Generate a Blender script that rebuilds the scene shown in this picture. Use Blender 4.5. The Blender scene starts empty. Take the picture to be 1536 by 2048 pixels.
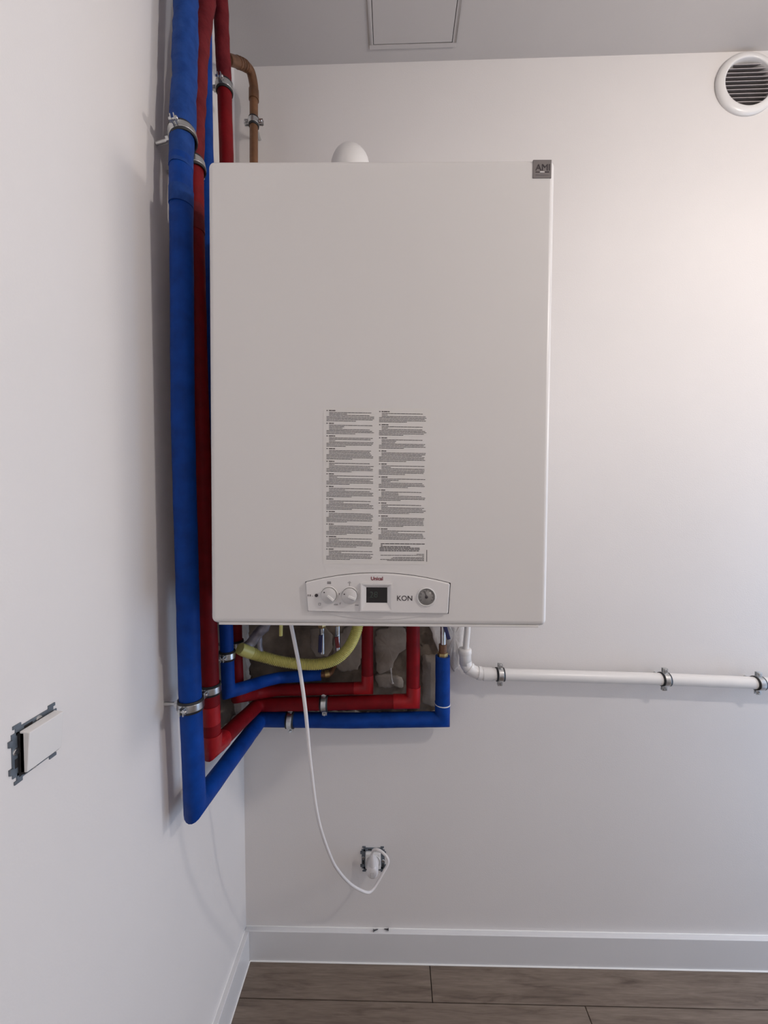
import bpy, bmesh, math, random
from mathutils import Vector, Matrix, noise, geometry
random.seed(7)
scene = bpy.context.scene
C = scene.collection
PI = math.pi

# ------------------------------------------------------------------ camera
cam_d = bpy.data.cameras.new('camera'); cam = bpy.data.objects.new('camera', cam_d); C.objects.link(cam)
yaw, pitch, roll = 0.02301858, -0.02340822, -0.00576024
fw = Vector((-math.sin(yaw)*math.cos(pitch), math.cos(yaw)*math.cos(pitch), math.sin(pitch)))
rt = Vector((math.cos(yaw), math.sin(yaw), 0)); up = rt.cross(fw)
r2 = math.cos(roll)*rt + math.sin(roll)*up; u2 = -math.sin(roll)*rt + math.cos(roll)*up
m = Matrix((r2, u2, -fw)).transposed().to_4x4(); m.translation = Vector((0.44713, -1.15984, 1.35674))
cam.matrix_world = m
cam_d.sensor_fit = 'HORIZONTAL'; cam_d.sensor_width = 36; cam_d.lens = 800/1536*36; cam_d.clip_start = .02
scene.camera = cam

# ------------------------------------------------------------------ world, lights, exposure
w = bpy.data.worlds.new('world'); scene.world = w; w.use_nodes = True
bg = w.node_tree.nodes['Background']; bg.inputs[0].default_value = (.62, .74, 1, 1); bg.inputs[1].default_value = .4
BULB = (1.68, -1.10, 2.12); BULB_R = .030; BULB_STRENGTH = 670; BULB_COL = (1, .925, .87)
ld = bpy.data.lights.new('doorway_fill', 'AREA'); ld.shape = 'RECTANGLE'; ld.size = .8; ld.size_y = 1.9  # added cool fill in the unseen doorway, tints the lower left wall
ld.energy = 12.5; ld.color = (.50, .70, 1)
lo = bpy.data.objects.new('doorway_fill', ld); C.objects.link(lo)
lo.location = (2.52, -.48, .80); lo.rotation_euler = (0, PI/2, 0)
ld.size = 1.45; ld.size_y = .8
hl = bpy.data.lights.new('hall_fill', 'POINT'); hl.energy = 58; hl.color = (1, .92, .86); hl.shadow_soft_size = .12
ho = bpy.data.objects.new('hall_fill', hl); C.objects.link(ho); ho.location = (3.30, -.30, 1.92)      # added unseen light past the doorway; brightens left wall, gives second shadow edge
vs = scene.view_settings; vs.view_transform = 'Standard'; vs.look = 'None'; vs.gamma = 1; vs.exposure = 0; vs.use_curve_mapping = False

# ------------------------------------------------------------------ materials
def nt(name):
    mt = bpy.data.materials.new(name); mt.use_nodes = True
    t = mt.node_tree; return mt, t, t.nodes['Principled BSDF']
def mat(name, col, rough=.5, metal=0, var=.0, vscale=30, bump=0, bscale=200, col2=None, coat=0, spec=.5, stretch=None):
    mt, t, b = nt(name)
    b.inputs['Base Color'].default_value = (*col, 1); b.inputs['Roughness'].default_value = rough; b.inputs['Metallic'].default_value = metal
    b.inputs['Coat Weight'].default_value = coat; b.inputs['Specular IOR Level'].default_value = spec
    tc = t.nodes.new('ShaderNodeTexCoord'); src = tc.outputs['Object']
    if stretch:
        mp = t.nodes.new('ShaderNodeMapping'); mp.inputs['Scale'].default_value = stretch
        t.links.new(src, mp.inputs[0]); src = mp.outputs[0]
    if var or col2:
        n = t.nodes.new('ShaderNodeTexNoise'); n.inputs['Scale'].default_value = vscale; n.inputs['Detail'].default_value = 6
        t.links.new(src, n.inputs['Vector'])
        r = t.nodes.new('ShaderNodeValToRGB'); r.color_ramp.elements[0].position = .32; r.color_ramp.elements[1].position = .68
        c2 = col2 or tuple(max(0, c*(1-var)) for c in col)
        r.color_ramp.elements[0].color = (*c2, 1); r.color_ramp.elements[1].color = (*col, 1)
        t.links.new(n.outputs['Fac'], r.inputs[0]); t.links.new(r.outputs[0], b.inputs['Base Color'])
    if bump:
        n2 = t.nodes.new('ShaderNodeTexNoise'); n2.inputs['Scale'].default_value = bscale; n2.inputs['Detail'].default_value = 4
        t.links.new(src, n2.inputs['Vector'])
        bp = t.nodes.new('ShaderNodeBump'); bp.inputs['Strength'].default_value = bump; bp.inputs['Distance'].default_value = .002
        t.links.new(n2.outputs['Fac'], bp.inputs['Height']); t.links.new(bp.outputs[0], b.inputs['Normal'])
    return mt
M = {}
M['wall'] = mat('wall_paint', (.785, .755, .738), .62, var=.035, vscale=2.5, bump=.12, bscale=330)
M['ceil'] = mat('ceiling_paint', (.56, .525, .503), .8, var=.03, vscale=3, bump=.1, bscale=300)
M['trim'] = mat('skirting_white', (.735, .73, .735), .28, var=.02, vscale=6)
M['caulk'] = mat('caulk_white', (.85, .84, .82), .5)
M['boiler'] = mat('white_enamel', (.72, .70, .685), .36, var=.012, vscale=4)
M['chassis'] = mat('chassis_grey', (.45, .44, .43), .5)
M['plastic'] = mat('white_plastic', (.76, .745, .73), .33)
M['panelw'] = mat('panel_plastic', (.74, .72, .71), .38)
M['knob'] = mat('knob_grey', (.62, .60, .59), .4)
M['blue'] = mat('blue_foam_sleeve', (.002, .050, .30), .55, spec=.18, var=.3, vscale=35, bump=.25, bscale=160)
M['bluetape'] = mat('dusty_blue_wrap', (.014, .062, .27), .65, spec=.2, col2=(.006, .04, .20), vscale=60, bump=.6, bscale=110)
M['red'] = mat('red_foam_sleeve', (.215, .004, .008), .55, spec=.18, var=.3, vscale=35, bump=.25, bscale=160)
M['redt2'] = mat('glossy_red_tape', (.36, .008, .012), .42, spec=.35, var=.25, vscale=30, bump=.3, bscale=120)
M['redtape'] = mat('dusty_red_wrap', (.17, .016, .02), .7, spec=.2, col2=(.115, .008, .012), vscale=50, bump=.6, bscale=110)
M['copper'] = mat('tarnished_copper', (.24, .115, .055), .5, metal=.3, col2=(.13, .062, .032), vscale=25, bump=.2, bscale=150)
M['steel'] = mat('zinc_plated_steel', (.68, .69, .69), .28, metal=1, var=.2, vscale=80)
M['rubber'] = mat('black_rubber', (.022, .022, .024), .6)
M['yellow'] = mat('yellow_plastic', (.66, .60, .18), .4, var=.1, vscale=20)
M['brass'] = mat('brass_fitting', (.55, .40, .18), .35, metal=.9, var=.3, vscale=60)
M['foil'] = mat('grey_crumpled_wrap', (.33, .31, .34), .45, col2=(.20, .18, .20), vscale=60, bump=.8, bscale=90, metal=.3)
M['masonry'] = mat('bare_masonry', (.34, .28, .225), .95, col2=(.085, .065, .05), vscale=9, bump=.8, bscale=60)
M['plaster'] = mat('rough_plaster', (.40, .35, .305), .9, col2=(.25, .21, .175), vscale=14, bump=.6, bscale=70)
M['plasterw'] = mat('white_plaster_smear', (.72, .69, .67), .85, col2=(.60, .57, .55), vscale=20, bump=.6, bscale=90)
M['plasterg'] = mat('bare_grey_plaster', (.30, .30, .28), .95, var=.25, vscale=20, bump=.4, bscale=90)
M['zinc'] = mat('blue_grey_bracket', (.20, .235, .275), .45, metal=.5, var=.35, vscale=60)
M['dark'] = mat('dark_cavity', (.018, .016, .016), .8)
M['screen'] = mat('black_display_glass', (.012, .010, .009), .12)
M['digit'] = mat('display_digits', (.035, .05, .04), .3)
M['ink'] = mat('print_ink', (.045, .035, .04), .7)
M['ink2'] = mat('fine_print', (.06, .05, .052), .7)
M['inkg'] = mat('grey_print', (.25, .23, .23), .7)
M['redink'] = mat('red_print', (.20, .006, .02), .6)
M['badge'] = mat('badge_grey', (.215, .195, .19), .35, metal=.2)
M['film'] = mat('label_film', (.725, .705, .688), .3, col2=(.715, .692, .655), vscale=18)
M['cable'] = mat('white_cable', (.74, .71, .70), .42)
M['gauge'] = mat('gauge_face', (.27, .26, .25), .3)
M['ventslat'] = mat('vent_slat', (.50, .46, .46), .45)
M['valveblue'] = mat('dark_blue_lever', (.02, .022, .09), .4)
M['valvered'] = mat('dark_red_lever', (.22, .03, .03), .45)
M['screw'] = mat('dark_screw', (.06, .055, .06), .4, metal=.6)
M['slab'] = mat('subfloor', (.05, .042, .035), .9)

def emat(name, col, s):
    mt, t, b = nt(name); b.inputs['Base Color'].default_value = (*col, 1)
    b.inputs['Emission Color'].default_value = (*col, 1); b.inputs['Emission Strength'].default_value = s
    return mt
M['bulb'] = emat('lit_bulb', BULB_COL, BULB_STRENGTH)

def wood():
    mt, t, b = nt('oak_laminate'); N = t.nodes.new; L = t.links.new
    tc = N('ShaderNodeTexCoord'); oi = N('ShaderNodeObjectInfo')
    ad = N('ShaderNodeVectorMath'); ad.operation = 'ADD'
    sc = N('ShaderNodeVectorMath'); sc.operation = 'SCALE'; sc.inputs['Scale'].default_value = 9
    cb = N('ShaderNodeCombineXYZ'); L(oi.outputs['Random'], cb.inputs[0]); L(oi.outputs['Random'], cb.inputs[1]); L(oi.outputs['Random'], cb.inputs[2])
    L(cb.outputs[0], sc.inputs[0]); L(tc.outputs['Object'], ad.inputs[0]); L(sc.outputs[0], ad.inputs[1])
    mp = N('ShaderNodeMapping'); mp.inputs['Scale'].default_value = (1.6, 16, 1); L(ad.outputs[0], mp.inputs[0])
    n1 = N('ShaderNodeTexNoise'); n1.inputs['Scale'].default_value = 3.2; n1.inputs['Detail'].default_value = 9; n1.inputs['Roughness'].default_value = .62; n1.inputs['Distortion'].default_value = .7
    L(mp.outputs[0], n1.inputs['Vector'])
    mp2 = N('ShaderNodeMapping'); mp2.inputs['Scale'].default_value = (6, 90, 1); L(ad.outputs[0], mp2.inputs[0])
    n2 = N('ShaderNodeTexNoise'); n2.inputs['Scale'].default_value = 4; n2.inputs['Detail'].default_value = 4; L(mp2.outputs[0], n2.inputs['Vector'])
    r1 = N('ShaderNodeValToRGB'); e = r1.color_ramp.elements
    e[0].position = .30; e[0].color = (.105, .075, .055, 1); e[1].position = .66; e[1].color = (.235, .185, .145, 1)
    k = e.new(.48); k.color = (.19, .145, .113, 1)
    L(n1.outputs['Fac'], r1.inputs[0])
    mx = N('ShaderNodeMixRGB'); mx.blend_type = 'MULTIPLY'; mx.inputs[0].default_value = .45
    r2_ = N('ShaderNodeValToRGB'); r2_.color_ramp.elements[0].position = .35; r2_.color_ramp.elements[0].color = (.62, .58, .55, 1); r2_.color_ramp.elements[1].position = .62
    L(n2.outputs['Fac'], r2_.inputs[0]); L(r1.outputs[0], mx.inputs[1]); L(r2_.outputs[0], mx.inputs[2])
    L(mx.outputs[0], b.inputs['Base Color']); b.inputs['Roughness'].default_value = .5
    bp = N('ShaderNodeBump'); bp.inputs['Strength'].default_value = .15; bp.inputs['Distance'].default_value = .001
    L(n2.outputs['Fac'], bp.inputs['Height']); L(bp.outputs[0], b.inputs['Normal'])
    return mt
M['wood'] = wood()

# ------------------------------------------------------------------ helpers
class MB:
    def __init__(s): s.v = []; s.f = []; s.sm = []
    def add(s, vs, fs, smooth=False):
        o = len(s.v); s.v += [tuple(v) for v in vs]; s.f += [tuple(i+o for i in f) for f in fs]; s.sm += [smooth]*len(fs); return s
    def box(s, x0, x1, y0, y1, z0, z1):
        vs = [(x, y, z) for x in (x0, x1) for y in (y0, y1) for z in (z0, z1)]
        return s.add(vs, [(0,1,3,2),(4,6,7,5),(0,4,5,1),(2,3,7,6),(0,2,6,4),(1,5,7,3)])
    def obox(s, c, ax, half):
        """box with centre c, three axes and three half sizes"""
        c = Vector(c); a = [Vector(k).normalized()*h for k, h in zip(ax, half)]
        vs = [c+a[0]*i+a[1]*j+a[2]*k for i in (-1,1) for j in (-1,1) for k in (-1,1)]
        return s.add(vs, [(0,1,3,2),(4,6,7,5),(0,4,5,1),(2,3,7,6),(0,2,6,4),(1,5,7,3)])
    def tube(s, path, r, n=16, step=None, wob=0, wf=40, cap=True, smooth=True, rfun=None, seed=0):
        P = [Vector(p) for p in path]; R = r if isinstance(r, (list, tuple)) else [r]*len(P)
        if step:
            Q = []; RR = []; corner = []
            for i in range(len(P)-1):
                k = max(1, int((P[i+1]-P[i]).length/step))
                for j in range(k):
                    Q.append(P[i].lerp(P[i+1], j/k)); RR.append(R[i]+(R[i+1]-R[i])*j/k)
            Q.append(P[-1]); RR.append(R[-1]); P, R = Q, RR
        D = [(P[i+1]-P[i]).normalized() for i in range(len(P)-1)]
        a = D[0].orthogonal().normalized(); b = D[0].cross(a)
        rings = []; arc = 0
        for i in range(len(P)):
            if i > 0 and i < len(D):
                q = D[i-1].rotation_difference(D[i]); na, nb = q @ a, q @ b
            else: na, nb = a, b
            da = D[max(0, i-1)] if i > 0 else D[0]
            t = (D[i-1]+D[i]).normalized() if 0 < i < len(D) else da
            rr = R[i]*(rfun(arc) if rfun else 1)
            ring = []
            for k in range(n):
                an = 2*PI*k/n; o = a*math.cos(an)*rr + b*math.sin(an)*rr
                if wob:
                    pv = (P[i]+o)*wf + Vector((seed*3.1, seed*1.7, 0)); o = o*(1+wob*noise.noise(pv)+.5*wob*noise.noise(pv*2.3))
                kk = -(o.dot(t))/(da.dot(t)) if i > 0 else 0
                ring.append(P[i]+o+da*kk)
            rings.append(ring)
            if i < len(D): arc += (P[i+1]-P[i]).length
            a, b = na, nb
        vs = [p for rg in rings for p in rg]; fs = []
        for i in range(len(rings)-1):
            for k in range(n):
                k2 = (k+1) % n; fs.append((i*n+k, i*n+k2, (i+1)*n+k2, (i+1)*n+k))
        s.add(vs, fs, smooth)
        if cap:
            o = len(s.v)
            s.v += [tuple(p) for p in rings[0]]; s.f.append(tuple(range(o+n-1, o-1, -1))); s.sm.append(False)
            o = len(s.v); s.v += [tuple(p) for p in rings[-1]]; s.f.append(tuple(range(o, o+n))); s.sm.append(False)
        return s
    def lathe(s, prof, org=(0,0,0), axis=(0,0,1), n=32, smooth=True, closed=False):
        """prof: list of (radius, height along axis)"""
        ax = Vector(axis).normalized(); a = ax.orthogonal().normalized(); b = ax.cross(a); org = Vector(org)
        vs = []; fs = []
        for r, h in prof:
            for k in range(n):
                an = 2*PI*k/n; vs.append(org+ax*h+a*(r*math.cos(an))+b*(r*math.sin(an)))
        L = len(prof)
        for i in range(L if closed else L-1):
            j = (i+1) % L
            for k in range(n):
                k2 = (k+1) % n; fs.append((i*n+k, i*n+k2, j*n+k2, j*n+k))
        s.add(vs, fs, smooth)
        if not closed:
            if prof[0][0] > 1e-5: s.add([vs[k] for k in range(n)], [tuple(range(n-1, -1, -1))])
            if prof[-1][0] > 1e-5: s.add([vs[(L-1)*n+k] for k in range(n)], [tuple(range(n))])
        return s
    def prism(s, poly, f0, f1):
        """poly 2-D; f0,f1 map (u,v) to 3-D for the two faces"""
        n = len(poly); vs = [f0(u, v) for u, v in poly]+[f1(u, v) for u, v in poly]
        fs = [tuple(range(n)), tuple(range(2*n-1, n-1, -1))]+[(i, i+n, (i+1) % n+n, (i+1) % n) for i in range(n)]
        return s.add(vs, fs)
    def build(s, name, material, parent=None, bevel=0, seg=2, sub=0):
        me = bpy.data.meshes.new(name); me.from_pydata(s.v, [], s.f)
        me.polygons.foreach_set('use_smooth', s.sm)
        me.validate(); bm = bmesh.new(); bm.from_mesh(me)
        bmesh.ops.remove_doubles(bm, verts=bm.verts, dist=1e-6) if bevel else None
        bmesh.ops.recalc_face_normals(bm, faces=bm.faces); bm.to_mesh(me); bm.free()
        me.materials.append(M[material] if isinstance(material, str) else material)
        o = bpy.data.objects.new(name, me); C.objects.link(o)
        if parent is not None: o.parent = parent
        if bevel:
            md = o.modifiers.new('bevel', 'BEVEL'); md.width = bevel; md.segments = seg; md.limit_method = 'ANGLE'; md.angle_limit = math.radians(40)
            for p in me.polygons: p.use_smooth = True
            wn = o.modifiers.new('wn', 'WEIGHTED_NORMAL'); wn.keep_sharp = True
        return o
def thing(name, label, cat, loc=(0,0,0), rot=None, group=None):
    o = bpy.data.objects.new(name, None); C.objects.link(o); o.empty_display_size = .05
    o.matrix_world = Matrix.Translation(Vector(loc)) @ (rot.to_4x4() if rot else Matrix())
    o['label'] = label; o['category'] = cat
    if group: o['group'] = group
    return o
def tag(o, label, cat, group=None):
    o['label'] = label; o['category'] = cat
    if group: o['group'] = group
    return o
def rel(pts, org): return [tuple(Vector(p)-Vector(org)) for p in pts]
def struct(o): o['kind'] = 'structure'; return o
def smoothpath(P, k=6):
    P = [Vector(p) for p in P]; out = []
    for i in range(len(P)-1):
        p0 = P[i-1] if i else P[0]*2-P[1]; p3 = P[i+2] if i+2 < len(P) else P[-1]*2-P[-2]
        for j in range(k):
            t = j/k; a, b, c, d = p0, P[i], P[i+1], p3
            out.append(.5*((2*b)+(c-a)*t+(2*a-5*b+4*c-d)*t*t+(3*b-a-3*c+d)*t**3))
    out.append(P[-1]); return out
def text_part(s, size, material, parent, loc, name='lettering', width=None, rot=None, depth=.0003, bold=0):
    cu = bpy.data.curves.new('txt', 'FONT'); cu.body = s; cu.size = size; cu.extrude = depth; cu.align_x = 'LEFT'; cu.resolution_u = 4; cu.offset = bold
    to = bpy.data.objects.new('txt', cu); C.objects.link(to)
    bpy.context.view_layer.update(); dg = bpy.context.evaluated_depsgraph_get()
    me = bpy.data.meshes.new_from_object(to.evaluated_get(dg)); bpy.data.objects.remove(to)
    xs = [v.co.x for v in me.vertices]; ys = [v.co.y for v in me.vertices]
    cx, cy = (min(xs)+max(xs))/2, (min(ys)+max(ys))/2; k = (width/(max(xs)-min(xs))) if width else 1
    for v in me.vertices:
        x, y, z = (v.co.x-cx)*k, (v.co.y-cy)*k, v.co.z
        v.co = (x, -z, y)
    me.materials.clear(); me.materials.append(M[material]); me.name = name
    o = bpy.data.objects.new(name, me); C.objects.link(o); o.parent = parent; o.location = loc
    if rot: o.rotation_euler = rot
    return o

# ------------------------------------------------------------------ the room
RX, RY, RZ = 2.40, -2.40, 2.60
def wall_with_holes(name, outer, holes, f, g, material):
    """front face tessellated around the holes; g maps to the back side of each hole's reveal"""
    loops = [[Vector((u, v, 0)) for u, v in outer]]+[[Vector((u, v, 0)) for u, v in h] for h in holes]
    tris = geometry.tessellate_polygon(loops); flat = [p for l in loops for p in l]
    b = MB(); b.add([f(p.x, p.y) for p in flat], [tuple(t) for t in tris])
    for h in holes:
        n = len(h); b.add([f(u, v) for u, v in h]+[g(u, v) for u, v in h], [(i, (i+1) % n, (i+1) % n+n, i+n) for i in range(n)])
    return b.build(name, material)
def ragged(poly, step=.012, amp=.004, skip=()):
    out = []; n = len(poly)
    for i in range(n):
        a, b = Vector(poly[i]), Vector(poly[(i+1) % n]); k = max(1, int((b-a).length/step))
        for j in range(k):
            p = a.lerp(b, j/k)
            if i not in skip and j:
                p = p+Vector((random.uniform(-amp, amp), random.uniform(-amp, amp)))
            out.append((p.x, p.y))
    return out
VC = (1.431, 2.508)
holeB = ragged([(.012, .735), (.05, .729), (.317, .734), (.42, .729), (.531, .728), (.566, .735), (.598, .730), (.604, .80), (.598, .86), (.598, .926), (.603, 1.01), (.60, 1.2), (.4, 1.26), (.012, 1.28)])
holeV = [(VC[0]+.0655*math.cos(2*PI*i/40), VC[1]+.0655*math.sin(2*PI*i/40)) for i in range(40)]
wb = struct(wall_with_holes('wall_back', [(0, 0), (RX, 0), (RX, RZ), (0, RZ)], [holeB, holeV], lambda u, v: (u, 0, v), lambda u, v: (u, .05, v), 'wall'))
MB().box(-.1, RX+.1, .06, .12, -.05, RZ+.05).build('wall_core', 'masonry', wb)
holeL = ragged([(-.012, .738), (-.06, .742), (-.15, .752), (-.25, .785), (-.30, .85), (-.295, 1.0), (-.28, 1.15), (-.2, 1.25), (-.012, 1.28)])
wl = struct(wall_with_holes('wall_left', [(RY, 0), (0, 0), (0, RZ), (RY, RZ)], [holeL], lambda u, v: (0, u, v), lambda u, v: (-.05, u, v), 'wall'))
MB().box(-.12, -.06, RY-.1, .1, -.05, RZ+.05).build('wall_core', 'masonry', wl)
struct(MB().box(0, RX, RY-.1, RY, 0, RZ).build('wall_front', 'wall'))
DY0, DY1, DZ = -.90, -.08, 2.05  # unseen doorway, placed so the added side lights reach the left wall
b = MB(); b.box(RX, RX+.1, RY, DY0, 0, RZ); b.box(RX, RX+.1, DY1, 0, 0, RZ); b.box(RX, RX+.1, DY0, DY1, DZ, RZ)
struct(b.build('wall_right', 'wall'))
b = MB(); b.box(RX-.012, RX+.11, DY0-.06, DY0, 0, DZ+.06); b.box(RX-.012, RX+.11, DY1, DY1+.06, 0, DZ+.06); b.box(RX-.012, RX+.11, DY0, DY1, DZ, DZ+.06)
struct(b.build('trim_1', 'trim', bevel=.004))
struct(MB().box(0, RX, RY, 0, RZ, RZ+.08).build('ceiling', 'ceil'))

# rough masonry behind the pipes: a displaced sheet in each recess
def rough_sheet(name, parent, f, u0, u1, v0, v1, nu, nv, amp, material, seed):
    vs = []; fs = []
    for j in range(nv+1):
        for i in range(nu+1):
            u = u0+(u1-u0)*i/nu; v = v0+(v1-v0)*j/nv; p = Vector((u, v, seed))
            h = noise.fractal(p*7, 1, 2, 4)*amp + noise.noise(p*38)*amp*.35 + noise.noise(p*90)*amp*.2
            if noise.noise(p*11+Vector((5, 3, 1))) > .42: h += amp*1.6
            vs.append(f(u, v, h))
    for j in range(nv):
        for i in range(nu):
            a = j*(nu+1)+i; fs.append((a, a+1, a+nu+2, a+nu+1))
    return MB().add(vs, fs, True).build(name, material, parent)
rough_sheet('masonry_face', wb, lambda u, v, h: (u, .022+h, v), -.03, .64, .70, 1.32, 120, 110, .011, 'masonry', 1.3)
rough_sheet('masonry_face', wl, lambda u, v, h: (-.022-h, u, v), -.34, .04, .70, 1.32, 70, 110, .011, 'masonry', 4.7)
# plaster remains stuck to the masonry
def patch(name, parent, poly, y0, th, material, amp=.0035, drop=0):
    poly = ragged(poly, .009, amp); cx = sum(p[0] for p in poly)/len(poly); cz = sum(p[1] for p in poly)/len(poly); n = len(poly)
    vs = [(u, y0+.012, v) for u, v in poly]+[(u, y0, v) for u, v in poly]
    fs = [(i, (i+1) % n, (i+1) % n+n, i+n) for i in range(n)]
    for s_, k in ((.93, 1), (.55, 2)):
        vs += [(cx+(u-cx)*s_, y0-th*.6+noise.noise(Vector((u*80, v*80, 2+k)))*th*.7, cz+(v-cz)*s_) for u, v in poly]
        fs += [(k*n+i, k*n+(i+1) % n, (k+1)*n+(i+1) % n, (k+1)*n+i) for i in range(n)]
    vs.append((cx, y0-th*.6, cz)); fs += [(3*n+i, 3*n+(i+1) % n, 4*n) for i in range(n)]
    return MB().add(vs, fs, True).build(name, material, parent)
patch('plaster_patch', wb, [(.393, .978), (.42, .985), (.435, .995), (.472, .99), (.49, .965), (.482, .925), (.462, .912), (.45, .892), (.444, .87), (.437, .862), (.42, .856), (.405, .848), (.394, .86), (.39, .92)], .010, .004, 'plaster')
patch('plaster_patch', wb, [(.20, .985), (.24, .99), (.262, .97), (.268, .93), (.25, .90), (.215, .90), (.198, .94)], .012, .004, 'plaster')
patch('plaster_patch', wb, [(.27, .955), (.31, .99), (.352, .985), (.354, .90), (.34, .862), (.29, .856), (.262, .885)], .012, .003, 'plaster')
patch('plaster_patch', wb, [(.53, .905), (.588, .91), (.59, .78), (.575, .75), (.53, .765)], .008, .003, 'plaster', .002)
patch('plaster_patch', wb, [(.39, .845), (.42, .85), (.47, .838), (.474, .812), (.40, .81)], .010, .003, 'plaster')
patch('plaster_patch', wb, [(.548, 1.0), (.575, 1.05), (.598, 1.05), (.592, .95), (.578, .918), (.565, .95)], .004, .004, 'plasterw')
# drip of filler below the central patch
MB().tube(smoothpath([(.4375, .004, .872), (.439, .003, .855), (.4405, .003, .84), (.443, .002, .826)], 4), [.0025]*4+[.0016]*4+[.002]*4+[.004], n=8).build('plaster_drip', 'plasterw', wb)
patch('plaster_smear', wb, [(.600, 1.06), (.650, 1.06), (.650, .99), (.643, .93), (.636, .876), (.622, .862), (.612, .88), (.603, .90), (.601, .95)], -.001, .0035, 'plasterw', .0025)
# floor of separate laminate planks
fl = struct(MB().box(0, RX, RY, 0, -.05, -.0125).build('floor', 'slab'))
rows = [(-.1025, 0)]; y = -.1025
while y > RY: rows.append((max(RY, y-.192), y)); y -= .192
offs = [.547, .956, .30, .72, 1.1, .45, .85, .2, .6, 1.0, .37, .77, 1.15]
for ri, (y0, y1) in enumerate(rows):
    cuts = [offs[ri % len(offs)]]
    while cuts[0] > 0: cuts.insert(0, cuts[0]-1.285)
    while cuts[-1] < RX: cuts.append(cuts[-1]+1.285)
    for a, c in zip(cuts, cuts[1:]):
        x0, x1 = max(0, a), min(RX, c)
        if x1-x0 < .02: continue
        g = .0009; cx, cy = (x0+x1)/2, (y0+y1)/2
        p = MB().box(x0-cx+g, x1-cx-g, y0-cy+g, y1-cy-g, -.012, 0).build('plank', 'wood', fl, bevel=.0012, seg=1); p.location = (cx, cy, 0)

def skirting(name, x0, x1, y0, y1, caulk):
    o = struct(MB().box(x0, x1, y0, y1, .0005, .091).build(name, 'trim', bevel=.002))
    caulk(o); return o
skirting('baseboard_back', .0, RX, -.0145, 0, lambda o: (MB().tube([(.016, -.0155, .0012), (RX, -.0155, .0012)], .0022, 8).build('caulk_bead', 'caulk', o), MB().tube([(.0, -.0005, .0915), (RX, -.0005, .0915)], .0018, 8).build('caulk_bead', 'caulk', o)))
skirting('baseboard_left', .0, .0145, RY, -.0145, lambda o: (MB().tube([(.0155, -.017, .0012), (.0155, RY, .0012)], .0022, 8).build('caulk_bead', 'caulk', o), MB().tube([(.0005, -.0145, .0915), (.0005, RY, .0915)], .0018, 8).build('caulk_bead', 'caulk', o)))
struct(MB().box(RX-.0145, RX, RY, DY0-.06, .0005, .091).build('baseboard_right', 'trim', bevel=.002))

# ------------------------------------------------------------------ boiler
BW, BH, BD = .5884, .7938, .435
rx, ry, rz = .0064, .0118, .0113
Rm = Matrix.Rotation(rz, 3, 'Z') @ Matrix.Rotation(ry, 3, 'Y') @ Matrix.Rotation(rx, 3, 'X')
org = Vector((.4243, -.47, 1.5395)) + Rm @ Vector((0, 0, -BH/2))
boil = thing('gas_boiler', 'large white wall-hung gas boiler with a control panel, hanging above the coloured pipes', 'boiler', org, Rm)
Hh = BH/2   # part coordinates: x across, y into the wall, z from the boiler's bottom; zc() takes z from the front's centre
def zc(z): return z+Hh
cas = MB().box(-BW/2, BW/2, 0, BD-.05, 0, BH).build('casing', 'boiler', boil, bevel=.011, seg=6)
MB().box(-BW/2+.006, BW/2-.006, BD-.052, BD, .012, BH-.006).build('rear_frame', 'chassis', boil, bevel=.003)
MB().box(-BW/2+.014, BW/2-.014, .0025, .012, -.0022, .002).build('lower_lip', 'boiler', boil, bevel=.0008)
# control panel: an arched fascia with a dark joint round it
def arch(x0, x1, zl, ztop, zb0, zb1, inset=0):
    pts = []; n = 18
    for i in range(n+1):
        t = i/n; x = x0+(x1-x0)*t; z = zl+(ztop-zl)*(1-(2*t-1)**2); pts.append((x, z))
    xb1, xb0 = x1-.0029, x0+.0044
    return pts+[(xb1, zb1), ((xb0+xb1)/2, (zb0+zb1)/2-.0006), (xb0, zb0)]
A = arch(-.1259, .1237, -.3215, -.3049, -.3717, -.3738)
b = MB(); b.prism([(u*1.012+.0004, (v+.343)*1.028-.3433) for u, v in A], lambda u, v: (u, -.0004, zc(v)), lambda u, v: (u, .004, zc(v)))
b.build('panel_joint', 'dark', cas)
b = MB(); b.prism(A, lambda u, v: (u, -.0065, zc(v)), lambda u, v: (u, .002, zc(v)))
cp = b.build('control_panel', 'panelw', boil, bevel=.0022, seg=3)
lip = [(-.098, -.3735)]+[(-.098+.196*t/12, -.3745-.0115*(1-(2*t/12-1)**2)) for t in range(13)]+[(.098, -.3735)]
b = MB(); b.prism(lip, lambda u, v: (u, -.0014, zc(v)), lambda u, v: (u, .002, zc(v))); b.build('panel_lip', 'boiler', cas, bevel=.0008)
PY = -.0065
def on_panel(x, z): return (x, PY, zc(z))
def knob(x, z, ang, tilt):
    b = MB(); b.lathe([(.0155, 0), (.0155, .0012), (.0142, .0026), (.0135, .0012), (.0135, 0)], on_panel(x, z), (0, -1, 0), 40, closed=True); b.build('knob_collar', 'plastic', cp)
    b = MB(); b.lathe([(.0131, 0), (.0131, .0062), (.0123, .0075), (0, .0078)], on_panel(x, z), (0, -1, 0), 40); k = b.build('knob', 'knob', boil)
    d = Vector((math.cos(ang), 0, math.sin(ang))); pr = Vector((-math.sin(ang), 0, math.cos(ang)))
    c = Vector(on_panel(x, z))+Vector((0, -.0092, 0))+d*.0052
    MB().obox(c, (d, (0, 1, 0), pr), (.0068, .0022, .0019)).build('pointer', 'plastic', k, bevel=.0006)
    for dd in (1,):
        c2 = Vector(on_panel(x, z))+Vector((0, -.0079, 0))-d*.0092
        MB().lathe([(.0011, -.0004), (.0011, .0004)], c2, (0, -1, 0), 10).build('mark', 'ink', k)
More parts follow.
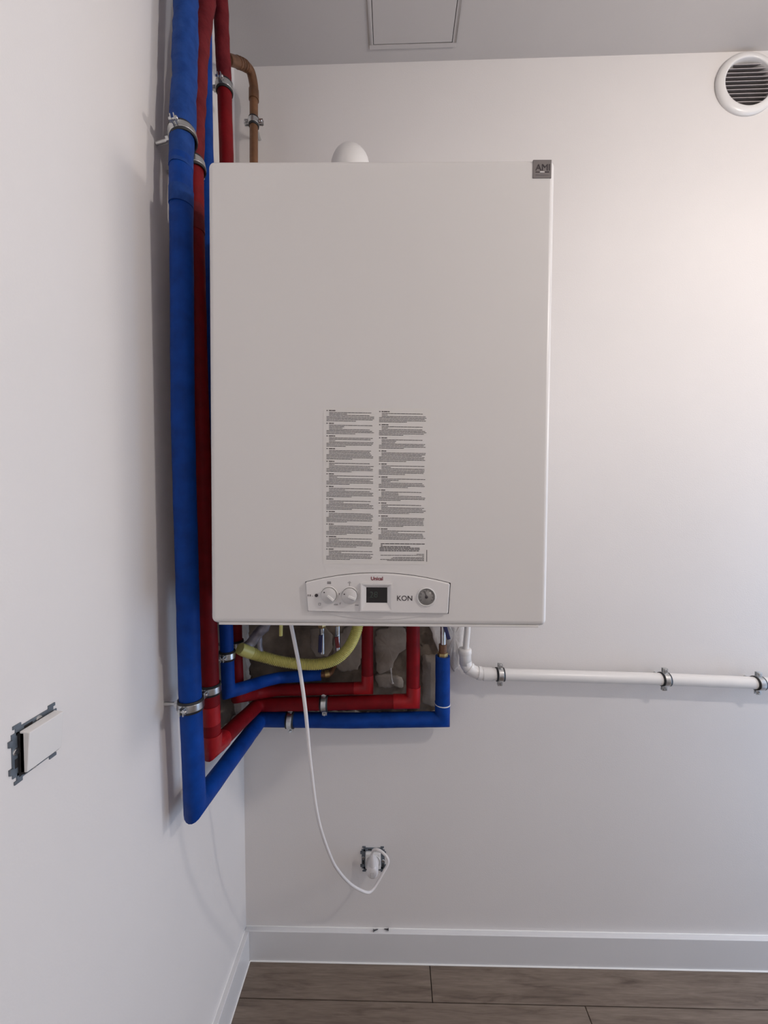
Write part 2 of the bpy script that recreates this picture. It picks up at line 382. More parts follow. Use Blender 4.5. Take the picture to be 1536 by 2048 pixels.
knob(-.0848, -.3424, math.radians(-40), 0); knob(-.0491, -.3429, math.radians(-24), 0)
# small printed symbols round the knobs
def bars(l, material='inkg', y=PY-.0002, name='printed_symbol'):
    b = MB()
    for x0, x1, z0, z1 in l: b.box(x0, x1, y-.0002, y+.0006, zc(z0), zc(z1))
    return b.build(name, material, cp)
bars([(-.0876+i*.0013, -.0868+i*.0013, -.3235, -.3190) for i in range(5)]+[(-.0880, -.0812, -.3224, -.3218)])
bars([(-.0497, -.0489, -.3262, -.3205), (-.0525, -.0465, -.3212, -.3205), (-.0508, -.0478, -.3195, -.3188)])
bars([(-.1030, -.0985, -.3572, -.3566), (-.1030, -.1024, -.3606, -.3566), (-.1030, -.0990, -.3606, -.3600), (-.0996, -.0990, -.3606, -.3566)])
text_part('max', .004, 'inkg', cp, (-.0725, PY-.0002, zc(-.3592)), 'printed_word', .0068); text_part('max', .004, 'inkg', cp, (-.0365, PY-.0002, zc(-.3598)), 'printed_word', .0062)
bars([(-.0662, -.0655, -.3590, -.3560), (-.0662, -.0640, -.3566, -.3560)])
bars([(-.1000, -.0994, -.3420, -.3395)], 'ink'); bars([(-.0672, -.0666, -.3425, -.3390)], 'ink')
bars([(-.1215, -.1198, -.3450, -.3418), (-.1182, -.1160, -.3452, -.3418), (-.1140, -.1125, -.3452, -.3444)])
MB().lathe([(.0029, 0), (.0029, .0008), (.0020, .0012), (0, .0004)], on_panel(-.1066, -.3434), (0, -1, 0), 20).build('reset_button', 'ink', cp)
# recessed display
bx0, bx1, bz0, bz1 = -.0300, .0245, -.3692, -.3210; dx0, dx1, dz0, dz1 = -.0203, .0159, -.3552, -.3285
o4 = [(bx0, bz0), (bx1, bz0), (bx1, bz1), (bx0, bz1)]; i4 = [(dx0, dz0), (dx1, dz0), (dx1, dz1), (dx0, dz1)]
m4 = [(bx0+.002, bz0+.002), (bx1-.002, bz0+.002), (bx1-.002, bz1-.002), (bx0+.002, bz1-.002)]
b = MB(); vs = [(u, PY+.001, zc(v)) for u, v in o4]+[(u, PY-.0050, zc(v)) for u, v in o4]+[(u, PY-.0050, zc(v)) for u, v in m4]+[(u, PY-.0006, zc(v)) for u, v in i4]
fs = [(k*4+i, k*4+(i+1) % 4, (k+1)*4+(i+1) % 4, (k+1)*4+i) for k in range(3) for i in range(4)]
b.add(vs, fs); bz = b.build('display_bezel', 'panelw', boil)
MB().box(dx0-.0004, dx1+.0004, PY-.0006, PY+.001, zc(dz0-.0004), zc(dz1+.0004)).build('screen', 'screen', bz)
text_part('28', .013, 'digit', bz, (-.0075, PY-.0007, zc(-.3412)), 'screen_digits', .014)
text_part('Unical', .009, 'redink', cp, (-.0021, PY-.0001, zc(-.3133)), 'brand_lettering', .0205, bold=.00022)
text_part('KON', .012, 'ink', cp, (.0458, PY-.0001, zc(-.3470)), 'model_lettering', .0262, bold=.00010)
# pressure gauge
b = MB(); b.lathe([(.0165, 0), (.0165, .0012), (.0150, .0026), (.0142, .0004), (.0142, 0)], on_panel(.0832, -.3444), (0, -1, 0), 40, closed=True); b.build('gauge_ring', 'plastic', cp)
g = MB().lathe([(.0141, 0), (.0141, .0008), (0, .0009)], on_panel(.0832, -.3444), (0, -1, 0), 40).build('pressure_gauge', 'gauge', boil)
MB().lathe([(.0026, 0), (.0026, .0024), (0, .0028)], on_panel(.0832, -.3444), (0, -1, 0), 16).build('needle_hub', 'ink', g)
MB().obox(Vector(on_panel(.0818, -.3400))+Vector((0, -.0014, 0)), ((.3, 0, -1), (0, 1, 0), (1, 0, .3)), (.0062, .0003, .0004)).build('needle', 'ink', g)
b = MB()
for i in range(9):
    an = math.radians(-30+i*30); d = Vector((math.cos(an), 0, math.sin(an))); b.obox(Vector(on_panel(.0832, -.3444))+Vector((0, -.0010, 0))+d*.0108, (d, (0, 1, 0), (-d.z, 0, d.x)), (.0012, .0002, .0003))
b.build('scale_marks', 'ink', g)
# instruction sheet: clear film printed in two columns of small text
sh = MB().box(-.0960, .0880, -.0004, .002, zc(-.2895), zc(-.0205)).build('instruction_sheet', 'film', boil)
def text_column(x0, x1, ztop, nblocks, pitch, seed):
    rnd = random.Random(seed); b = MB(); lp = .00238
    def line(xa, xb, z, th):
        x = xa
        while x < xb-.001:
            wl_ = rnd.uniform(.0025, .0085); xe = min(xb, x+wl_); dz = -(x-x0)*.012
            b.box(x, xe, -.00065, -.0003, zc(z-th/2+dz), zc(z+th/2+dz)); x = xe+.0005
    for k in range(nblocks):
        z = ztop-k*pitch; line(x0, x0+.0022, z, .0014); line(x0+.0042, x0+rnd.uniform(.012, .018), z, .0015)
        n1 = rnd.choice((3, 4)); full = x1-x0
        for i in range(7):
            zz = z-(i+1.35)*lp
            if i < n1: line(x0+.0045, x1-(full*rnd.uniform(.55, .85) if i in (1, n1-2) and rnd.random() < .6 else full*rnd.uniform(0, .1)), zz, .00092)
            else: line(x0, x1-(full*rnd.uniform(.3, .6) if i == 6 else full*rnd.uniform(0, .05)), zz, .00092)
    return b
text_column(-.0905, -.0085, -.0250, 12, .0217, 3).build('printed_text', 'ink2', sh)
b = text_column(.0000, .0812, -.0265, 10, .0224, 8)
rnd = random.Random(5)
for k, (xa, xb) in enumerate(((.004, .080), (.004, .007), (.004, .055), (.002, .072), (.002, .072), (.002, .070))):
    x = xa
    while x < xb: xe = min(xb, x+rnd.uniform(.003, .009)); b.box(x, xe, -.00065, -.0003, zc(-.2545-k*.0024), zc(-.2532-k*.0024)); x = xe+.0007
for k, xa in enumerate((.066, .004, .076, .025, .022, .003, .015)):
    x = xa
    while x < .079: xe = min(.079, x+rnd.uniform(.003, .009)); b.box(x, xe, -.00065, -.0003, zc(-.2722-k*.00185), zc(-.2714-k*.00185)); x = xe+.0006
b.box(.0832, .0842, -.00065, -.0003, zc(-.2845), zc(-.2640))
b.build('printed_text', 'ink2', sh)
# badge in the upper right corner
bd = MB().box(.2556, .2866, -.0012, .002, zc(.3632), zc(.3931)).build('badge', 'badge', boil, bevel=.0006)
text_part('AMI', .014, 'ink', bd, (.2717, -.0014, zc(.3805)), 'badge_lettering', .0240)
b = MB(); b.box(.2600, .2665, -.0016, -.001, zc(.3722), zc(.3732)); b.box(.2755, .2825, -.0016, -.001, zc(.3720), zc(.3734)); b.build('badge_mark', 'ink', bd)
MB().box(.2672, .2748, -.0016, -.001, zc(.3719), zc(.3735)).build('badge_pale_bar', 'panelw', bd)  # pale bar between the two dark marks
b = MB(); b.box(.2600, .2825, -.0016, -.001, zc(.3686), zc(.3694)); b.box(.2600, .2825, -.0016, -.001, zc(.3672), zc(.3678)); b.build('badge_small_print', 'inkg', bd)
# yellow tube stub hanging out below
MB().tube([(-.215, .17, .01), (-.2155, .17, -.05), (-.216, .17, -.0785)], .0038, 10).build('drain_stub', 'yellow', boil)

# flue: white bend rising out of the top and turning into the wall
fx, fy, fr = .3525, -.235, .0435
P = [(fx, fy, 1.945), (fx, fy, 2.096)]+[(fx, fy+.05-.05*math.cos(a), 2.096+.05*math.sin(a)) for a in [i*PI/16 for i in range(1, 9)]]+[(fx, 0.0, 2.146)]
fb = thing('flue_elbow', 'white rounded flue bend rising behind the top edge of the boiler', 'flue', (fx, fy, 1.945))
b = MB(); b.tube(rel(P, (fx, fy, 1.945)), fr, 32); b.build('bend', 'plastic', fb)
MB().lathe([(fr, 0), (.062, 0), (.062, .006), (fr, .008)], (0, -fy, .201), (0, -1, 0), 32, closed=True).build('wall_rosette', 'plastic', fb)

# ------------------------------------------------------------------ insulated pipes
def pipe_thing(name, label, base, parts, cat='pipe'):
    t = thing(name, label, cat, base)
    for nm, path, r, mt, kw in parts:
        MB().tube(rel(path, base), r, **kw).build(nm, mt, t)
    return t
S = dict(n=20, step=.02, wob=.03, wf=30); TP = dict(n=20, step=.012, wob=.11, wf=34)
BL = [(.052, -.402, 2.005), (.052, -.402, 1.993), (.052, -.411, 1.517), (.052, -.403, 1.033), (.052, -.393, .813), (.052, -.391, .757), (.069, -.050, .746), (.322, -.050, .744), (.582, -.050, .750), (.583, -.050, .928)]
pipe_thing('insulated_pipe', 'thick blue insulated pipe nearest the camera, bending low along both walls', (.052, -.391, .737), [
    ('foam_sleeve', BL, .0205, 'blue', dict(S, seed=1)),
    ('wrapped_sleeve', [(.052, -.34, 2.60), (.052, -.373, 2.33), (.052, -.383, 2.177), (.052, -.392, 2.073), (.052, -.399, 2.03), (.052, -.402, 1.985)], [.0225, .0225, .0222, .0225, .0212, .0212], 'bluetape', dict(TP, seed=2)),
    ('tape_band', [(.0529, -.405, 1.945), (.052, -.4045, 1.915)], .0214, 'bluetape', dict(S, seed=3)),
    ('tape_band', [(.582, -.050, .800), (.582, -.050, .768)], .0212, 'blue', dict(S, seed=4)),
    ('cable_tie', [(.5825, -.050, .792), (.5826, -.050, .7945)], .0220, 'plastic', dict(n=20)),
    ('compression_nut', [(.583, -.050, .926), (.583, -.050, .938)], .0145, 'brass', dict(n=6, smooth=False)),
    ('copper_end', [(.583, -.050, .92), (.583, -.050, .961)], .011, 'copper', dict(n=16))])
RD = [(.052, -.354, 2.033), (.052, -.355, 1.924), (.052, -.350, 1.618), (.052, -.321, 1.044), (.052, -.314, .826), (.064, -.055, .790), (.183, -.055, .793), (.500, -.055, .803), (.501, -.055, 1.144)]
pipe_thing('insulated_pipe', 'red insulated pipe behind the thick blue riser, lower of the two horizontal reds', (.052, -.314, .806), [
    ('foam_sleeve', RD, .0188, 'red', dict(S, seed=5)),
    ('wrapped_sleeve', [(.056, -.290, 2.60), (.055, -.292, 2.50), (.054, -.296, 2.424), (.052, -.325, 2.279), (.052, -.339, 2.175), (.052, -.348, 2.077), (.052, -.354, 2.025)], [.021, .021, .0205, .019, .0188, .0195, .0192], 'redtape', dict(TP, seed=6)),
    ('tape_band', [(.052, -.3555, 1.95), (.052, -.355, 1.90)], .0195, 'redtape', dict(S, seed=7)),
    ('tape_band', [(.052, -.3185, .925), (.052, -.3163, .885)], .0194, 'redt2', dict(S, seed=8)),
    ('elbow_tape', [(.445, -.055, .8013), (.500, -.055, .803), (.501, -.055, .845)], .0198, 'redt2', dict(S, seed=9)),
    ('elbow_tape', [(.052, -.3145, .86), (.052, -.314, .826), (.0542, -.265, .819)], .0198, 'redt2', dict(TP, seed=9))])
B2 = [(.034, -.255, 2.60), (.034, -.256, 2.408), (.034, -.259, 2.253), (.034, -.258, 2.156), (.045, -.256, 1.637), (.052, -.231, 1.035), (.053, -.227, .909), (.077, -.185, .900), (.080, -.160, .893), (.099, -.100, .878), (.126, -.055, .867), (.241, -.045, .871)]
pipe_thing('insulated_pipe', 'thinner blue insulated pipe ending in a cut sleeve below the yellow hose', (.053, -.227, .89), [
    ('foam_sleeve', B2, .0153, 'blue', dict(S, seed=10)),
    ('copper_end', [(.238, -.045, .871), (.262, -.043, .872), (.268, -.03, .873), (.27, .02, .873)], .0075, 'copper', dict(n=12)),
    ('brass_elbow', [(.252, -.044, .872), (.264, -.041, .8735)], .0105, 'brass', dict(n=12))])
R2 = [(.052, -.196, 2.335), (.052, -.190, 2.195), (.046, -.162, .953), (.046, -.154, .862), (.064, -.070, .829), (.117, -.050, .830), (.372, -.050, .837), (.374, -.050, 1.142)]
pipe_thing('insulated_pipe', 'red insulated pipe deepest in the corner, running as the upper red below the boiler', (.052, -.168, .845), [
    ('foam_sleeve', R2, .0163, 'red', dict(S, seed=11)),
    ('wrapped_sleeve', [(.052, -.219, 2.60), (.052, -.211, 2.527), (.052, -.202, 2.425), (.052, -.196, 2.345)], [.0168, .0168, .0165, .0162], 'redtape', dict(TP, seed=12)),
    ('elbow_tape', [(.335, -.050, .836), (.372, -.050, .837), (.3725, -.050, .875)], .0168, 'redt2', dict(S, seed=13))])
# white heating pipe behind the two upper sleeves is left as wall; copper branch
cz0 = (.056, -.175, 2.425)
CP = [(.056, -.178, 2.430), (.062, -.14, 2.466), (.064, -.125, 2.478)]
cpt = thing('copper_pipe', 'brown copper pipe branching off a red riser and dropping behind the boiler', 'pipe', (.071, -.052, 1.95))
o0 = (.071, -.052, 1.95)
path = smoothpath([(.052, -.170, 2.437), (.058, -.125, 2.478), (.0625, -.085, 2.512), (.069, -.062, 2.520), (.0735, -.053, 2.495), (.0735, -.052, 2.470)], 6)
MB().tube(rel(path, o0), .0118, 18).build('bend', 'copper', cpt)
MB().tube(rel([(.0735, -.052, 2.475), (.071, -.052, 2.30), (.069, -.052, 1.95)], o0), .0110, 18).build('straight_length', 'copper', cpt)
MB().tube(rel([(.0735, -.052, 2.482), (.0733, -.052, 2.455)], o0), .0133, 18).build('solder_collar', 'copper', cpt)
for q in (6, 8, 10, 12):
    d = (path[q+1]-path[q-1]).normalized()*.0022
    MB().tube(rel([path[q]-d, path[q]+d], o0), .0132, 18).build('solder_ring', 'copper', cpt)

# ------------------------------------------------------------------ gas hose
hp = smoothpath([(.085, -.215, 1.005), (.096, -.200, .993), (.114, -.180, .977), (.159, -.165, .958), (.209, -.160, .949), (.260, -.160, .949), (.301, -.160, .962), (.332, -.160, .991), (.350, -.160, 1.026), (.357, -.160, 1.06), (.357, -.16, 1.143)], 22)
hb = hp[0]; ht = thing('gas_hose', 'yellow corrugated gas hose sagging below the boiler between two fittings', 'hose', hb)
cum = [0]
for a_, b_ in zip(hp, hp[1:]): cum.append(cum[-1]+(b_-a_).length)
res = []; L = cum[-1]; nS = int(L/.00072); k = 0
for i in range(nS+1):
    d = L*i/nS
    while k < len(cum)-2 and cum[k+1] < d: k += 1
    res.append(hp[k].lerp(hp[k+1], (d-cum[k])/max(1e-9, cum[k+1]-cum[k])))
MB().tube(rel(res, hb), .0128, n=18, rfun=lambda a: 1+.115*math.sin(2*PI*a/.0043)).build('corrugated_tube', 'yellow', ht)
b = MB(); b.tube(rel([(.080, -.222, 1.011), (.085, -.215, 1.005), (.097, -.199, .992)], hb), [.0135, .0148, .0148], 18); b.build('end_cap', 'yellow', ht)
MB().tube(rel(smoothpath([(.086, -.205, 1.004), (.091, -.193, 1.008), (.100, -.186, 1.020), (.116, -.182, 1.040), (.130, -.180, 1.062), (.134, -.180, 1.143)], 5), hb), .0125, n=16, step=.004, wob=.22, wf=70).build('wrapped_stub', 'foil', ht)
MB().tube(rel([(.113, -.178, .985), (.110, -.176, 1.000), (.110, -.178, 1.028)], hb), .0085, n=14, step=.004, wob=.2, wf=80).build('wrapped_branch', 'foil', ht)

# ------------------------------------------------------------------ shut-off valves below the boiler
def valve(label, x, ztop, zbot, lever, material, dz, dx):
    base = (x, -.052, zbot); t = thing('shutoff_valve', label, 'valve', base, group=None); h = ztop-zbot
    MB().tube([(0, 0, 0), (0, 0, h)], .0075, 14).build('valve_tube', 'steel', t)
    MB().lathe([(.011, h*.35), (.0125, h*.38), (.0125, h*.52), (.011, h*.55)], n=6, smooth=False).build('nut', 'brass', t)
    MB().lathe([(.0105, h*.60), (.012, h*.62), (.012, h*.72), (.0105, h*.74)], n=6, smooth=False).build('nut', 'steel', t)
    MB().tube([(0, 0, dz), (0, -.02, dz)], .0045, 10).build('stem', 'steel', t)
    MB().obox((dx*.5, -.022, dz-lever*.5), ((dx, 0, -lever), (0, 1, 0), (lever, 0, dx)), (math.hypot(lever, dx)*.5+.004, .0028, .0052)).build('lever', material, t, bevel=.0015)
valve('small chrome valve with a dark blue lever below the middle of the boiler', .246, 1.142, .935, .040, 'valveblue', .055, -.002)
valve('small valve with a dull red lever half hidden by the yellow hose', .290, 1.142, .945, .022, 'valvered', .04, .003)
valve('chrome valve with a dark purple lever on top of the right blue pipe', .584, 1.144, .962, .040, 'valveblue', .065, .012)

# ------------------------------------------------------------------ drain pipe
dt = thing('drain_pipe', 'white plastic drain pipe running from the boiler to the right along the wall', 'pipe', (.646, -.042, .874))
o0 = (.646, -.042, .874)
MB().tube(rel(smoothpath([(.6545, -.048, 1.142), (.6530, -.047, 1.015), (.6490, -.045, .958), (.648, -.042, .911)], 5), o0), .0085, 16).build('outlet_tube', 'plastic', dt)
MB().lathe([(.0085, .0), (.0165, 0), (.0185, .004), (.0185, .014), (.0172, .016), (.0168, .018), (.0168, .045), (.012, .045)], (.0, 0, .073), (.03, 0, -1), 24).build('socket_cup', 'plastic', dt)
ep = smoothpath([(.648, -.042, .910), (.651, -.042, .898), (.663, -.042, .886), (.681, -.042, .878), (.701, -.042, .8745)], 5)
MB().tube(rel(ep, o0), .0168, 22).build('elbow', 'plastic', dt)
for q, rr in ((8, .0186), (16, .0188), (17, .0188)):
    d = (ep[q+1]-ep[q-1]).normalized()*.003; MB().tube(rel([ep[q]-d, ep[q]+d], o0), rr, 22).build('sealing_ring', 'plastic', dt)
MB().tube(rel([(.696, -.042, .8747), (.722, -.042, .8740)], o0), .0182, 22).build('coupling', 'plastic', dt)
MB().tube(rel([(.70, -.042, .8745), (1.198, -.042, .8620), (1.480, -.042, .8510), (2.39, -.042, .816)], o0), .0163, 22).build('straight_length', 'plastic', dt)

# ------------------------------------------------------------------ pipe clamps
def clamp(label, loc, axis, wall, r, dist, group='steel pipe clamps', tilt=0, spin=0):
    Z = Vector(axis).normalized(); Y = Vector(wall); Y = (Y-Z*Y.dot(Z)).normalized(); X = Y.cross(Z)
    R_ = Matrix((X, Y, Z)).transposed()
    if spin: R_ = R_ @ Matrix.Rotation(spin, 3, 'Z')
    if tilt: R_ = R_ @ Matrix.Rotation(tilt, 3, 'X')
    t = thing('pipe_clamp', label, 'clamp', loc, R_, group)
    def ring(r0, r1, h): return MB().lathe([(r0, -h), (r1, -h), (r1, h), (r0, h)], n=32, closed=True)
    ring(r-.0005, r+.0024, .0112).build('rubber_liner', 'rubber', t)
    ring(r+.0012, r+.0036, .0068).build('band', 'steel', t, bevel=.0008)
    for s_ in (-1, 1):
        for yy in (-.0042, .0024):
            x0, x1 = sorted((s_*(r+.0015), s_*(r+.0150)))
            MB().box(x0, x1, yy, yy+.0020, -.0068, .0068).build('ear', 'steel', t, bevel=.0006)
        cx = s_*(r+.0095)
        b = MB(); b.lathe([(.0024, .008), (.0024, -.0042)], (cx, 0, 0), (0, 1, 0), 12); b.lathe([(.0044, -.0042), (.0044, -.0062), (.003, -.0080)], (cx, 0, 0), (0, 1, 0), 12)
        b.lathe([(.0046, .0046), (.0046, .008)], (cx, 0, 0), (0, 1, 0), 6, smooth=False); b.build('bolt', 'steel', t)
    b = MB(); b.lathe([(.0075, r+.003), (.0075, r+.0085)], (0, 0, 0), (0, 1, 0), 6, smooth=False); b.lathe([(.0038, r+.003), (.0038, dist)], (0, 0, 0), (0, 1, 0), 12)
    b.build('wall_stud', 'steel', t)
    return t
LW, BWD = (-1, 0, 0), (0, 1, 0)
DX = (1, 0, -.0256)
clamp('rubber-lined clamp on the white drain pipe just right of its elbow', (.744, -.042, .8734), DX, BWD, .0163, .042)
clamp('rubber-lined clamp midway along the white drain pipe, right of the boiler', (1.198, -.042, .8620), DX, BWD, .0163, .042)
clamp('rubber-lined clamp on the white drain pipe at the right end, farthest from the boiler', (1.453, -.042, .8521), DX, BWD, .0163, .042)
clamp('small clamp with side screws holding the brown copper pipe', (.0723, -.052, 2.396), (0, 0, 1), BWD, .0112, .052)
clamp('steel clamp holding the thick blue riser high up on the left wall', (.052, -.394, 2.052), (0, .12, 1), LW, .0222, .052, tilt=-.25)
clamp('steel clamp holding the red riser level with the top edge of the boiler', (.052, -.354, 2.030), (0, 0, 1), LW, .0195, .052, tilt=-.2)
clamp('steel clamp on the deepest red riser beside the copper branch', (.052, -.196, 2.342), (0, 0, 1), LW, .0168, .052)
clamp('steel clamp with large bolt on the thick blue riser near its bottom bend', (.052, -.4005, .968), (0, 0, 1), LW, .0210, .052)
clamp('steel clamp on the red riser beside the thick blue one, below the boiler', (.052, -.3185, .960), (0, 0, 1), LW, .0193, .052)
clamp('steel clamp on the thinner blue riser left of the yellow hose', (.0522, -.2297, .998), (0, 0, 1), LW, .0156, .052)
clamp('steel clamp on the deepest red riser, at the left end of the yellow hose', (.0462, -.1626, 1.000), (0, 0, 1), LW, .0168, .046)
clamp('steel clamp around the lowest horizontal blue pipe', (.154, -.050, .7452), (1, 0, 0), BWD, .0210, .05)
clamp('steel clamp around the lower of the horizontal red pipes', (.251, -.055, .7951), (1, 0, .03), BWD, .0193, .055)

# ------------------------------------------------------------------ power cord, socket
cb0 = (.372, -.105, .300)
cord = thing('power_cord', 'white power cord hanging from the boiler and looping up into the wall socket', 'cord', cb0)
CR = [(.2475, -.400, 1.1435), (.248, -.400, 1.132), (.255, -.392, 1.081), (.262, -.385, 1.029), (.270, -.375, .944), (.275, -.355, .819), (.283, -.320, .676), (.298, -.250, .530), (.311, -.195, .442), (.330, -.150, .372), (.351, -.125, .332), (.373, -.108, .307), (.387, -.097, .305), (.400, -.088, .317), (.414, -.080, .335), (.427, -.072, .353), (.426, -.068, .366), (.411, -.060, .376), (.394, -.054, .378), (.3845, -.048, .368), (.3825, -.045, .352)]
MB().tube(rel(smoothpath(CR, 8), cb0), .0037, 12).build('cable', 'cable', cord)
SX, SZ = .3825, .302
def onto(p): return rel([p], cb0)[0]
b = MB(); n = 28
prof = [(.0, -.050), (.012, -.050), (.0165, -.047), (.0182, -.040), (.0185, -.012), (.0178, -.011)]
vs = []; fs = []
for r_, y_ in prof[1:]:
    for k in range(n):
        a = 2*PI*k/n; ex = 1.0+.35*max(0, math.sin(a))**2
        vs.append(onto((SX+r_*.92*math.cos(a), y_, SZ+r_*ex*math.sin(a))))
for i in range(len(prof)-2):
    for k in range(n): fs.append((i*n+k, i*n+(k+1) % n, (i+1)*n+(k+1) % n, (i+1)*n+k))
fs.append(tuple(range(n))); b.add(vs, fs, True); pg = b.build('plug', 'cable', cord)
MB().tube(rel([(.3825, -.038, .315), (.3825, -.043, .338), (.3825, -.045, .356)], cb0), [.0115, .0085, .0055], 14).build('strain_relief', 'cable', cord)
MB().box(*[v for c_, (lo_, hi_) in zip(onto((SX, -.0505, SZ)), ((-.0045, .0045), (-.0006, .0006), (-.010, .006))) for v in (c_+lo_, c_+hi_)]).build('grip_recess', 'knob', pg, bevel=.0004)
sk = thing('wall_socket', 'uncovered wall socket with blue-grey metal bracket, low on the back wall', 'socket', (SX, 0, SZ))
def bracket(parent, s, mp, hole):
    """square metal frame with ears: mp maps (u, v, d) to 3-D"""
    b = MB()
    def bar(u0, u1, v0, v1, d0=0, d1=.0016):
        vs = [mp(u, v, d) for u in (u0, u1) for v in (v0, v1) for d in (d0, d1)]
        b.add(vs, [(0,1,3,2),(4,6,7,5),(0,4,5,1),(2,3,7,6),(0,2,6,4),(1,5,7,3)])
    h = s/2; w_ = hole
    bar(-h, -w_, -h+.005, h-.005); bar(w_, h, -h+.005, h-.005); bar(-h+.005, h-.005, w_, h); bar(-h+.005, h-.005, -h, -w_)
    for su in (-1, 1):
        for sv in (-1, 1):
            bar(*(sorted((su*(h-.012), su*(h-.002)))), *(sorted((sv*h, sv*(h+.004)))))
            bar(*(sorted((su*h, su*(h+.004)))), *(sorted((sv*(h-.018), sv*(h-.011)))), 0, .003)
    br = b.build('bracket', 'zinc', parent)
    for u, v in ((-h*.86, .004), (h*.86, -.004), (.004, h*.86), (-.004, -h*.86)):
        q = MB(); c0, c1 = Vector(mp(u, v, .0015)), Vector(mp(u, v, .0032)); q.lathe([(.0042, 0), (.0042, .0012), (.0036, .0018)], c0, c1-c0, 14); q.build('screw', 'steel', br)
        q = MB(); q.obox(c0.lerp(c1, 1.0), ((c1-c0), Vector(mp(u+.01, v, 0))-Vector(mp(u, v, 0)), Vector(mp(u, v+.01, 0))-Vector(mp(u, v, 0))), (.0002, .0034, .0006)); q.build('screw_slot', 'ink', br)
        dv, du = (-.014, 0) if abs(v) < .01 else (0, -.014)
        q = MB(); c0 = Vector(mp(u+du, v+dv, .0014)); c1 = Vector(mp(u+du, v+dv, .0020)); a_ = Vector(mp(u+du+.01, v+dv, 0))-Vector(mp(u+du, v+dv, 0)); d_ = Vector(mp(u+du, v+dv+.01, 0))-Vector(mp(u+du, v+dv, 0))
        hu, hv = (.0018, .0055) if abs(v) < .01 else (.0055, .0018)
        q.obox(c0, (c1-c0, a_, d_), (.0004, hu, hv)); q.build('slot', 'dark', br)
    return br
bracket(sk, .068, lambda u, v, d: (u, -d, v), .0235)
MB().box(-.0225, .0225, -.011, 0, -.0235, .0245).build('insert', 'plastic', sk, bevel=.003)
MB().lathe([(.0225, .0108), (.0225, .0125), (.0205, .0125), (.0200, .0112)], (0, 0, 0), (0, -1, 0), 32, closed=True).build('socket_rim', 'plastic', sk)
# ------------------------------------------------------------------ light switch on the left wall
sw = thing('light_switch', 'light switch without cover frame, white rocker on grey bracket, left wall', 'switch', (0, -.679, 1.062))
bracket(sw, .062, lambda u, v, d: (d, u, v), .0225)
MB().box(0, .009, -.0245, .0245, -.0245, .0245).build('switch_body', 'dark', sw)
vs = [(.004, -.0245, -.0235), (.004, .0250, -.0235), (.004, .0250, .027), (.004, -.0245, .027), (.0125, -.0245, -.0222), (.0125, .0250, -.0222), (.0165, .0250, .0255), (.0165, -.0245, .0255)]
MB().add(vs, [(0, 1, 2, 3), (4, 5, 6, 7), (0, 1, 5, 4), (1, 2, 6, 5), (2, 3, 7, 6), (3, 0, 4, 7)]).build('rocker', 'plastic', sw, bevel=.0012)

# ------------------------------------------------------------------ round vent
vt = thing('air_vent', 'round white air vent with horizontal slats, high on the back wall', 'vent', (VC[0], 0, VC[1]))
MB().lathe([(.0645, -.04), (.0645, .010), (.0655, .0125), (.070, .0135), (.080, .0105), (.0850, .0062), (.0850, 0), (.066, 0), (.066, -.04)], (0, 0, 0), (0, -1, 0), 64, closed=True).build('ring', 'plastic', vt)
MB().lathe([(.0645, 0), (.0645, .002)], (0, .040, 0), (0, -1, 0), 40).build('dark_back', 'dark', vt)  # plain dark disc: the duct's inner darkness is put into its colour
for i in range(12):
    z = -.0592+i*.0112; hw = math.sqrt(max(0, .0645**2-z*z))
    if hw < .01: continue
    q = MB(); a = (0, -.004, z-.0006); vs = []
    for x in (-hw, hw): vs += [(x, -.0045, z-.0010), (x, -.0045, z+.0007), (x, .014, z+.0092), (x, .014, z+.0078)]
    q.add(vs, [(0, 1, 2, 3), (7, 6, 5, 4), (0, 4, 5, 1), (1, 5, 6, 2), (2, 6, 7, 3), (3, 7, 4, 0)]); q.build('slat', 'ventslat', vt)

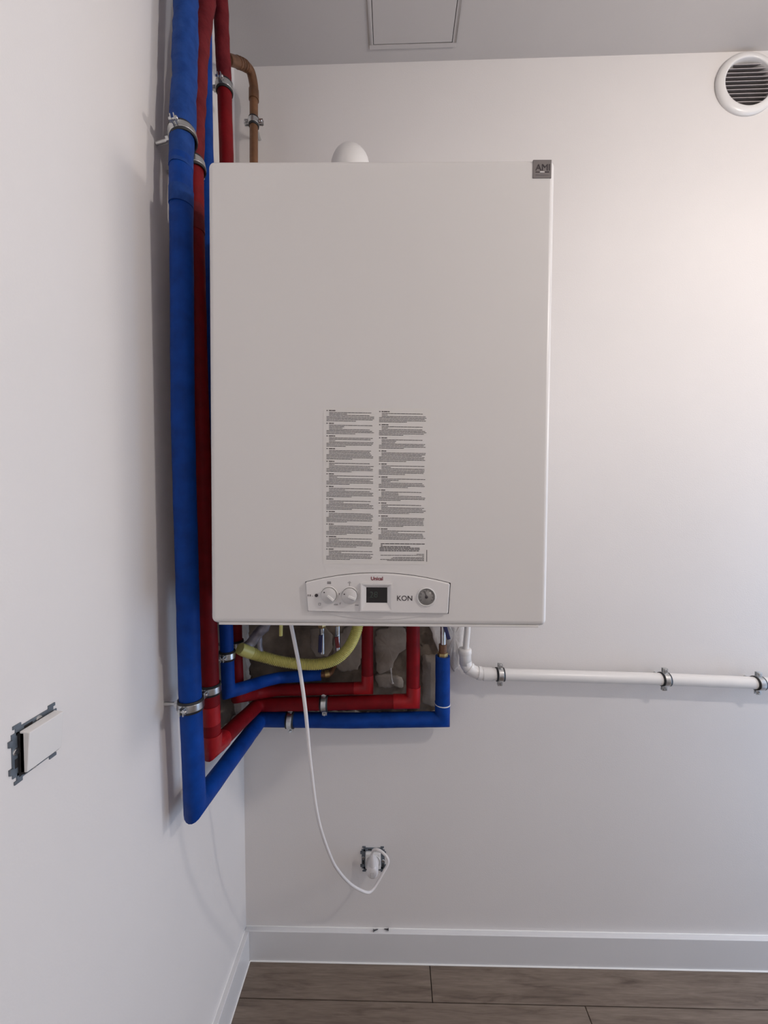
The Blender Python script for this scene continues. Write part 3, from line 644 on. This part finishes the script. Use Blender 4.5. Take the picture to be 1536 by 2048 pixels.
# ------------------------------------------------------------------ ceiling hatch
hx0, hx1, hy1 = .389, .624, -.036; hy0 = hy1-(hx1-hx0)
hc = ((hx0+hx1)/2, (hy0+hy1)/2, RZ)
hh = thing('access_hatch', 'square access hatch set in the ceiling above the boiler', 'hatch', hc)
s = (hx1-hx0)/2
def frame(b, s1, s0, z0, z1):
    b.box(-s1, s1, -s1, -s0, z0, z1); b.box(-s1, s1, s0, s1, z0, z1); b.box(-s1, -s0, -s0, s0, z0, z1); b.box(s0, s1, -s0, s0, z0, z1); return b
frame(MB(), s, s-.0105, -.0035, 0).build('frame', 'ceil', hh, bevel=.0008)
MB().box(-s+.008, s-.008, -s+.008, s-.008, -.0008, 0).build('gap', 'dark', hh)
MB().box(-s+.0122, s-.0122, -s+.0122, s-.0122, -.0030, -.0002).build('door_panel', 'ceil', hh, bevel=.0006)

# ------------------------------------------------------------------ two loose screws on the skirting
def screw(label, loc, ang, L_, tilt=0):
    t = thing('loose_screw', label, 'screw', loc, Matrix.Rotation(ang, 3, 'Z') @ Matrix.Rotation(tilt, 3, 'Y'), 'loose screws on the skirting board')
    MB().tube([(0, 0, 0), (L_, 0, 0)], [.0018, .0009], n=10, step=.0004, rfun=lambda a: 1+.22*math.sin(2*PI*a/.0018)).build('thread', 'screw', t)
    MB().lathe([(.0012, .0), (.0034, -.0022), (.0034, -.0030)], (0, 0, 0), (1, 0, 0), 14).build('head', 'screw', t)
screw('small screw lying on top of the skirting, left one of the pair', (.385, -.0085, .0938), .28, .011)
screw('small screw lying on top of the skirting, right one with its head outwards', (.424, -.0055, .0945), PI-.05, .010)

# ------------------------------------------------------------------ pendant bulb that lights the room (right of the frame)
pl_ = thing('pendant_lamp', 'bare bulb hanging from the ceiling on a short cord', 'lamp', BULB)
MB().lathe([(0, -BULB_R), (BULB_R*.5, -BULB_R*.866), (BULB_R*.866, -BULB_R*.5), (BULB_R, 0), (BULB_R*.9, BULB_R*.45), (BULB_R*.6, BULB_R*.85), (.014, .042), (.013, .05)], n=24).build('bulb', 'bulb', pl_)
MB().lathe([(.0135, .05), (.018, .052), (.018, .095), (.008, .105), (.005, .11)], n=24).build('bulb_holder', 'plastic', pl_)
MB().tube([(0, 0, .10), (0, 0, RZ-BULB[2])], .003, 8).build('cord', 'cable', pl_)
MB().lathe([(.04, 0), (.04, -.01), (.012, -.022), (.004, -.024)], (0, 0, RZ-BULB[2]), n=24).build('ceiling_rose', 'plastic', pl_)
